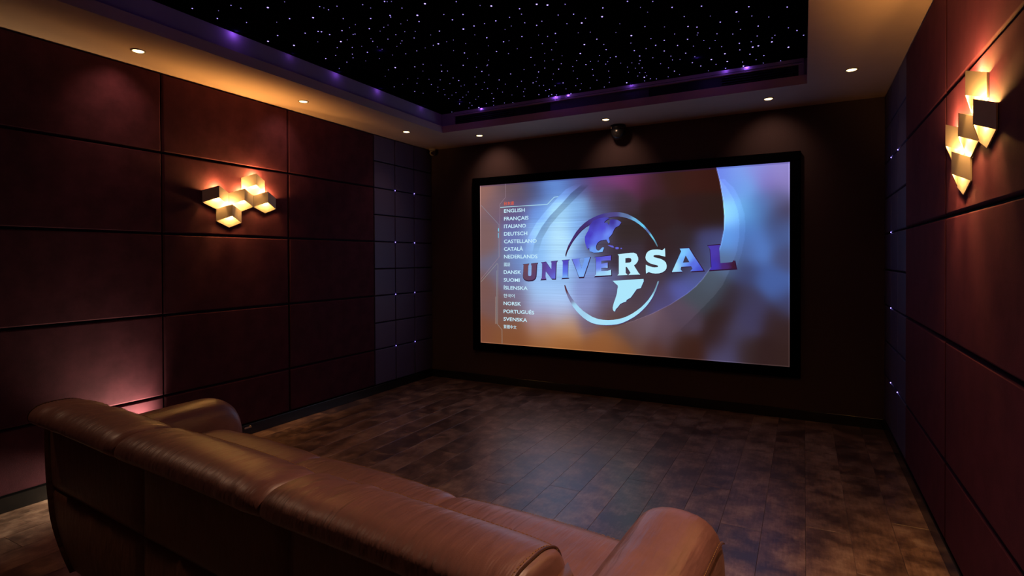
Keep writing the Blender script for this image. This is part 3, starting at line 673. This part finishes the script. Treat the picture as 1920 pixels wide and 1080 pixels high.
# ------------------------------------------------------------------ sofa
SO = (1.0, 0.78, 0.0); SRZ = R(-4.2)
sofa = tag(empty('sofa', SO, SRZ), 'long three seat tan brown leather sofa with padded head rolls, seen from behind', 'sofa')
US = [-0.02, 0.765, 1.565, 2.325]
def cl(t, a, b): return max(a, min(b, t))
class Pt:
    def __init__(self, c): self.co = c.copy()
def loft(name, mat, sect, u0, u1, nu, crown, parent, wr=0.0, seed=0, power=5.0, minsc=0.55, centre=None):
    """sweep a closed (v,z) section along u, drawing it in towards both ends"""
    m = len(sect)
    # resample smooth closed section with Catmull-Rom
    pts = []
    K = 5
    for i in range(m):
        p0, p1, p2, p3 = (np.array(sect[(i+j-1) % m], float) for j in range(4))
        for k in range(K):
            t = k/K
            pts.append(0.5*((2*p1)+(-p0+p2)*t+(2*p0-5*p1+4*p2-p3)*t*t+(-p0+3*p1-3*p2+p3)*t**3))
    pts = np.array(pts); c = np.array(centre) if centre is not None else pts.mean(0)
    bm = bmesh.new(); rings = []
    for i in range(nu+1):
        t = i/nu
        # denser towards the ends
        s = 0.5-0.5*math.cos(math.pi*t)
        s = 0.35*t+0.65*s
        u = u0+(u1-u0)*s
        e = abs(2*s-1)
        sc_ = minsc+(1-minsc)*(max(0.0, 1-e**(power*2.2)))**0.5
        ring = []
        for k, p in enumerate(pts):
            q = c+(p-c)*sc_
            q[1] += crown*(1-e*e) if p[1] > c[1] else 0
            n_ = (p-c); L_ = np.linalg.norm(n_); n_ = n_/max(L_, 1e-6)
            if wr:
                a = noise.noise(Vector((u*15+seed+q[0]*9, q[0]*3.0, q[1]*3.0)))
                b = noise.noise(Vector((u*34+seed*2-q[0]*14, q[0]*5, q[1]*5+3)))
                g = noise.noise(Vector((u*2.2+seed, q[0]*2, 7)))
                d = wr*(a*0.7+b*0.45)*cl(0.45+g*1.6, 0, 1.2)
                q = q+n_*d
            ring.append(bm.verts.new((u, q[0], q[1])))
        rings.append(ring)
    n = len(pts)
    for a, b in zip(rings, rings[1:]):
        for k in range(n): bm.faces.new((a[k], a[(k+1) % n], b[(k+1) % n], b[k]))
    for ring, s in ((rings[0], 1), (rings[-1], -1)):
        cu_ = sum((v.co for v in ring), Vector())/n
        cv = bm.verts.new(cu_-Vector((0.012*s, 0, 0)))
        for k in range(n): bm.faces.new((ring[k], ring[(k+1) % n], cv))
    bmesh.ops.recalc_face_normals(bm, faces=bm.faces)
    keep = [[Pt(v.co) for v in r_] for r_ in rings]
    return smooth(obj(name, bm, mat, parent)), keep
# base and rear shell
def shell(u0, u1, z0, z1, left, right, parent, name, mat, prof):
    """rear upholstery panel: slightly puffed, with its outer border drawn in"""
    bm = bmesh.new(); nu, nz = 18, 14; g = []
    for i in range(nu+1):
        s = i/nu; rowv = []
        for j in range(nz+1):
            t = j/nz; z = z0+(z1-z0)*t
            lo = u0+(left(z) if left else 0.0); hi = u1-(right(z) if right else 0.0)
            u = lo+(hi-lo)*s
            d = min(s*(u1-u0), (1-s)*(u1-u0), t*(z1-z0), (1-t)*(z1-z0))
            r_ = 0.014
            dep = 0.011*math.sqrt(max(0, 1-(1-min(1, d/r_))**2))
            puff = 0.010*math.sin(math.pi*s)*math.sin(math.pi*t)
            rowv.append(bm.verts.new((u, prof(z)-dep-puff+0.02, z)))
        g.append(rowv)
    for i in range(nu):
        for j in range(nz): bm.faces.new((g[i][j], g[i+1][j], g[i+1][j+1], g[i][j+1]))
    ring = [g[i][0] for i in range(nu+1)]+[g[-1][j] for j in range(1, nz+1)]+[g[i][-1] for i in range(nu-1, -1, -1)]+[g[0][j] for j in range(nz-1, 0, -1)]
    bk = [bm.verts.new((v.co.x, v.co.y+0.05, v.co.z)) for v in ring]
    for i in range(len(ring)): bm.faces.new((ring[i], ring[(i+1) % len(ring)], bk[(i+1) % len(ring)], bk[i]))
    bm.faces.new(bk)
    bmesh.ops.recalc_face_normals(bm, faces=bm.faces)
    return smooth(obj(name, bm, mat, parent))
prof = lambda z: 0.0+0.035*cl((0.30-z)/0.25, 0, 1)**1.6
taper = lambda z: -0.03+0.16*cl((0.60-z)/0.56, 0, 1)**2.2
for i in range(3):
    lf = taper if i == 0 else None; rf = taper if i == 2 else None
    shell(US[i], US[i+1], 0.395, 0.715, lf, rf, sofa, 'rear_panel', MAT['leatherdark'], prof)
    shell(US[i], US[i+1], 0.055, 0.395, lf, rf, sofa, 'rear_panel', MAT['leatherdark'], prof)
bm = bmesh.new()
box(bm, (0.0, 0.06, 0.07), (2.31, 0.66, 0.34), 0.02, 2)
box(bm, (0.02, 0.045, 0.30), (2.29, 0.20, 0.66), 0.02, 2)
obj('inner_frame', bm, MAT['leatherdark'], sofa)
for u in (0.12, 2.20):
    for v in (0.10, 0.60):
        obj('foot', lathe([(0.022, 0.0), (0.028, 0.006), (0.030, 0.074)], 16), MAT['black'], sofa, (u, v, 0))
# outer border of the rear shell on the left and right, a curved side gusset
def gusset(side):
    bm = bmesh.new(); prev = None
    for j in range(19):
        z = 0.06+0.65*j/18
        e = (US[0]+taper(z)-0.012) if side < 0 else (US[3]-taper(z)+0.012)
        pts_ = [(e+0.02*(-side), prof(z)-0.002), (e, prof(z)+0.012), (e+0.004*side, 0.10), (e+0.03*(-side), 0.14)]
        ring = [bm.verts.new((a, b, z)) for a, b in pts_]
        if prev:
            for k in range(4): bm.faces.new((prev[k], prev[(k+1) % 4], ring[(k+1) % 4], ring[k]))
        else: bm.faces.new(ring[::-1])
        prev = ring
    bm.faces.new(prev)
    bmesh.ops.recalc_face_normals(bm, faces=bm.faces)
    smooth(obj('side_gusset', bm, MAT['leatherdark'], sofa))
gusset(-1); gusset(1)
# head rolls
SEC = [(0.015, 0.680), (-0.046, 0.684), (-0.080, 0.706), (-0.074, 0.742), (-0.035, 0.766), (0.025, 0.771), (0.085, 0.764), (0.135, 0.738), (0.162, 0.680), (0.200, 0.540), (0.205, 0.440), (0.130, 0.430), (0.075, 0.540), (0.060, 0.640)]
for i in range(3):
    a, b = US[i]-0.004, US[i+1]+0.004
    if i == 0: a += 0.03
    if i == 2: b += 0.010
    o, rings = loft('back_cushion', MAT['leather'], SEC, a, b, 72, 0.006, sofa, wr=0.0085, seed=i*11+2, power=7, minsc=0.72, centre=(0.04, 0.66))
    # stitched seams along the lower rear edge and the upper front edge
    for k, rad in ((5, 0.0022),):
        p_ = [r_[k].co+Vector((0, -0.001 if k == 5 else 0.001, 0.001)) for r_ in rings[2:-2]]
        b_ = bmesh.new(); tube_pts(b_, p_, rad, 5); obj('welt', b_, MAT['piping'], o)
    if i != 1:                               # arched seam closing the outer end of the roll
        rg = rings[5] if i == 0 else rings[-6]
        sd = -1 if i == 0 else 1
        p_ = [q.co+Vector((0.004*sd, 0, 0.0012)) for q in rg[5:45]]
        b_ = bmesh.new(); tube_pts(b_, p_, 0.0030, 6); obj('welt', b_, MAT['piping'], o)
        b_ = bmesh.new()
        for p0, p1 in zip(p_, p_[1:]):
            p0 = p0+Vector((-0.008*sd, 0, 0.0008)); p1 = p1+Vector((-0.008*sd, 0, 0.0008))
            n_ = max(1, int((p1-p0).length/0.009))
            for q in range(n_): tube_pts(b_, [p0.lerp(p1, (q+0.15)/n_), p0.lerp(p1, (q+0.8)/n_)], 0.0010, 4)
        tag(obj('stitching', b_, MAT['thread'], o), kind='stuff')
    b_ = bmesh.new()
    for k, off in ((7, Vector((0, -0.0012, 0))), (34, Vector((0, 0.0008, 0.0014)))):
        rr_ = rings[3:-3]
        for r0, r1 in zip(rr_, rr_[1:]):
            p0, p1 = r0[k].co+off, r1[k].co+off
            n_ = max(1, int((p1-p0).length/0.009))
            for q in range(n_):
                tube_pts(b_, [p0.lerp(p1, (q+0.15)/n_), p0.lerp(p1, (q+0.8)/n_)], 0.0009, 4)
    tag(obj('stitching', b_, MAT['thread'], o), kind='stuff')
# seat cushions
SEAT = [(0.18, 0.30), (0.18, 0.44), (0.24, 0.478), (0.40, 0.486), (0.58, 0.486), (0.69, 0.476), (0.755, 0.435), (0.780, 0.35), (0.765, 0.22), (0.74, 0.12), (0.60, 0.10), (0.35, 0.20)]
SU = [0.055, 0.82, 1.59, 2.335]
for i in range(3):
    o, rings = loft('seat_cushion', MAT['leather'], SEAT, SU[i]+0.001, SU[i+1]-0.001, 48, 0.010, sofa, wr=0.0035, seed=i*7+40, power=9, minsc=0.93, centre=(0.45, 0.30))
    b_ = bmesh.new()
    for k in (27,):
        rr_ = rings[2:-2]
        for r0, r1 in zip(rr_, rr_[1:]):
            p0, p1 = r0[k].co+Vector((0, 0.001, 0.0015)), r1[k].co+Vector((0, 0.001, 0.0015))
            n_ = max(1, int((p1-p0).length/0.009))
            for q in range(n_): tube_pts(b_, [p0.lerp(p1, (q+0.15)/n_), p0.lerp(p1, (q+0.8)/n_)], 0.0009, 4)
    tag(obj('stitching', b_, MAT['thread'], o), kind='stuff')
# arms: padded slabs, swept front to back
def arm(uc, side, seed):
    hw = 0.130
    bm = bmesh.new(); rings = []
    nv = 46
    v0, v1 = 0.07, 0.83
    base = [(-1.0, 0.10), (-1.0, 0.22), (-0.98, 0.36), (-1.0, 0.47), (-0.95, 0.545), (-0.74, 0.594), (-0.40, 0.614), (0.0, 0.619), (0.40, 0.614), (0.74, 0.594), (0.95, 0.545), (1.0, 0.47), (0.98, 0.36), (1.0, 0.22), (1.0, 0.10)]
    for i in range(nv+1):
        t = i/nv; s = 0.4*t+0.6*(0.5-0.5*math.cos(math.pi*t))
        v = v0+(v1-v0)*s
        ef = cl((v-(v1-0.16))/0.16, 0, 1); eb = cl(((v0+0.05)-v)/0.05, 0, 1)
        ring = []
        for k, (a, z) in enumerate(base):
            drop = 0.125*(1-math.sqrt(max(0, 1-ef**2.2)))+0.05*(1-math.sqrt(max(0, 1-eb**2)))
            w_ = hw*(1-0.16*(1-math.sqrt(max(0, 1-ef**3)))-0.1*eb)
            zz = z-(drop if z > 0.3 else 0)-0.02*(1-s)*(z > 0.4)
            vv_ = v-(0.03*ef*cl((0.30-z)/0.25, 0, 1))
            uu_ = uc+a*w_
            if z > 0.4:
                d = 0.0065*(noise.noise(Vector((vv_*24+seed+a*1.2*math.sin(a*2), a*1.3, 2.0)))*cl(1.3-1.6*s, 0.12, 1)+0.3*noise.noise(Vector((vv_*9+seed, a*3, 5))))
                zz += d
            ring.append(bm.verts.new((uu_, vv_, zz)))
        rings.append(ring)
    n = len(base)
    for a, b in zip(rings, rings[1:]):
        for k in range(n): bm.faces.new((a[k], a[(k+1) % n], b[(k+1) % n], b[k]))
    bm.faces.new(rings[0][::-1]); bm.faces.new(rings[-1])
    bmesh.ops.recalc_face_normals(bm, faces=bm.faces)
    rings = [[Pt(v.co) for v in r_] for r_ in rings]
    o = smooth(obj('armrest', bm, MAT['leather'], sofa))
    md = o.modifiers.new('sub', 'SUBSURF'); md.levels = 1; md.render_levels = 1
    kk = 10 if side > 0 else 4
    b_ = bmesh.new()
    rr_ = rings[2:-6]
    P_ = [r_[kk].co+Vector((0.004*side, 0, 0.003)) for r_ in rr_]
    tube_pts(b_, P_, 0.0022, 5); obj('welt', b_, MAT['piping'], o)
    b_ = bmesh.new()
    for p0, p1 in zip(P_, P_[1:]):
        p0 = p0+Vector((-0.004*side, 0, 0.0035)); p1 = p1+Vector((-0.004*side, 0, 0.0035))
        n_ = max(1, int((p1-p0).length/0.009))
        for q in range(n_): tube_pts(b_, [p0.lerp(p1, (q+0.15)/n_), p0.lerp(p1, (q+0.8)/n_)], 0.0009, 4)
    tag(obj('stitching', b_, MAT['thread'], o), kind='stuff')
arm(-0.070, -1, 3); arm(2.402, 1, 9)

# ------------------------------------------------------------------ small lamp on the floor between sofa and left wall
fl = tag(empty('floor_uplight', (0.105, 1.66, 0)), 'small round floor lamp hidden between the sofa and the left wall', 'floor lamp')
smooth(obj('base', lathe([(0.045, 0), (0.048, 0.004), (0.048, 0.012), (0.02, 0.018)], 24), MAT['black'], fl))
smooth(obj('housing', lathe([(0.034, 0.016), (0.038, 0.022), (0.038, 0.09), (0.034, 0.094), (0.030, 0.088)], 24), MAT['black'], fl))
obj('lens', lathe([(0.031, 0.086), (0.031, 0.089)], 24), MAT['upled'], fl)
for nm, e, d, cone in (('wall_wash', 1.0, (-0.60, -0.25, 0.72), 96), ('floor_wash', 0.55, (0.05, -0.95, -0.16), 60)):
    ld = bpy.data.lights.new(nm, 'SPOT'); ld.energy = UP_W*e; ld.color = (1.0, 0.82, 0.52); ld.shadow_soft_size = 0.03
    ld.spot_size = R(cone); ld.spot_blend = 1.0
    lo = bpy.data.objects.new(nm, ld); col.objects.link(lo); lo.location = (0, 0, 0.14); lo.parent = fl
    lo.rotation_euler = Vector(d).to_track_quat('-Z', 'Y').to_euler()

# ------------------------------------------------------------------ security camera, dome camera, small fitting
sc_ = tag(empty('security_camera', (0.055, 4.76, H)), 'small white eyeball security camera in the front left ceiling corner', 'camera')
smooth(obj('mount', lathe([(0.040, 0.0), (0.040, -0.012), (0.034, -0.022)], 24), MAT['white'], sc_))
bm = bmesh.new(); bmesh.ops.create_uvsphere(bm, u_segments=24, v_segments=16, radius=0.034)
for v in bm.verts: v.co.z -= 0.045
smooth(obj('eyeball', bm, MAT['white'], sc_))
ln = lathe([(0.020, 0.0), (0.020, 0.008), (0.013, 0.010), (0.010, 0.004)], 20)
lo = smooth(obj('lens', ln, MAT['lens'], sc_, (0.020, -0.022, -0.052)))
lo.rotation_euler = Vector((0.62, -0.68, -0.25)).to_track_quat('Z', 'Y').to_euler()
dc = tag(empty('dome_camera', (2.235, 4.715, H)), 'black dome camera hanging under the soffit above the middle of the screen', 'camera')
smooth(obj('mount', lathe([(0.070, 0.0), (0.072, -0.030), (0.066, -0.040)], 32), MAT['black'], dc))
bm = lathe([(0.064, -0.036), (0.070, -0.055), (0.068, -0.080), (0.055, -0.108), (0.034, -0.126), (0.012, -0.133)], 32)
smooth(obj('dome', bm, MAT['base'], dc))
obj('screw_plate', mbox((-0.052, -0.055, -0.036), (-0.046, -0.049, -0.016)), MAT['white'], dc)
ft = tag(empty('wall_fitting', (0.0065, 2.43, 0.06)), 'tiny shiny metal fitting on the left skirting just past the sofa arm', 'fitting')
obj('plate', mbox((0, -0.03, -0.006), (0.004, 0.03, 0.006), 0.001, 1), MAT['chrome'], ft)
smooth(obj('knob', lathe([(0.006, 0.0), (0.008, 0.006), (0.004, 0.012)], 12), MAT['chrome'], ft, (0.004, 0.018, 0)))
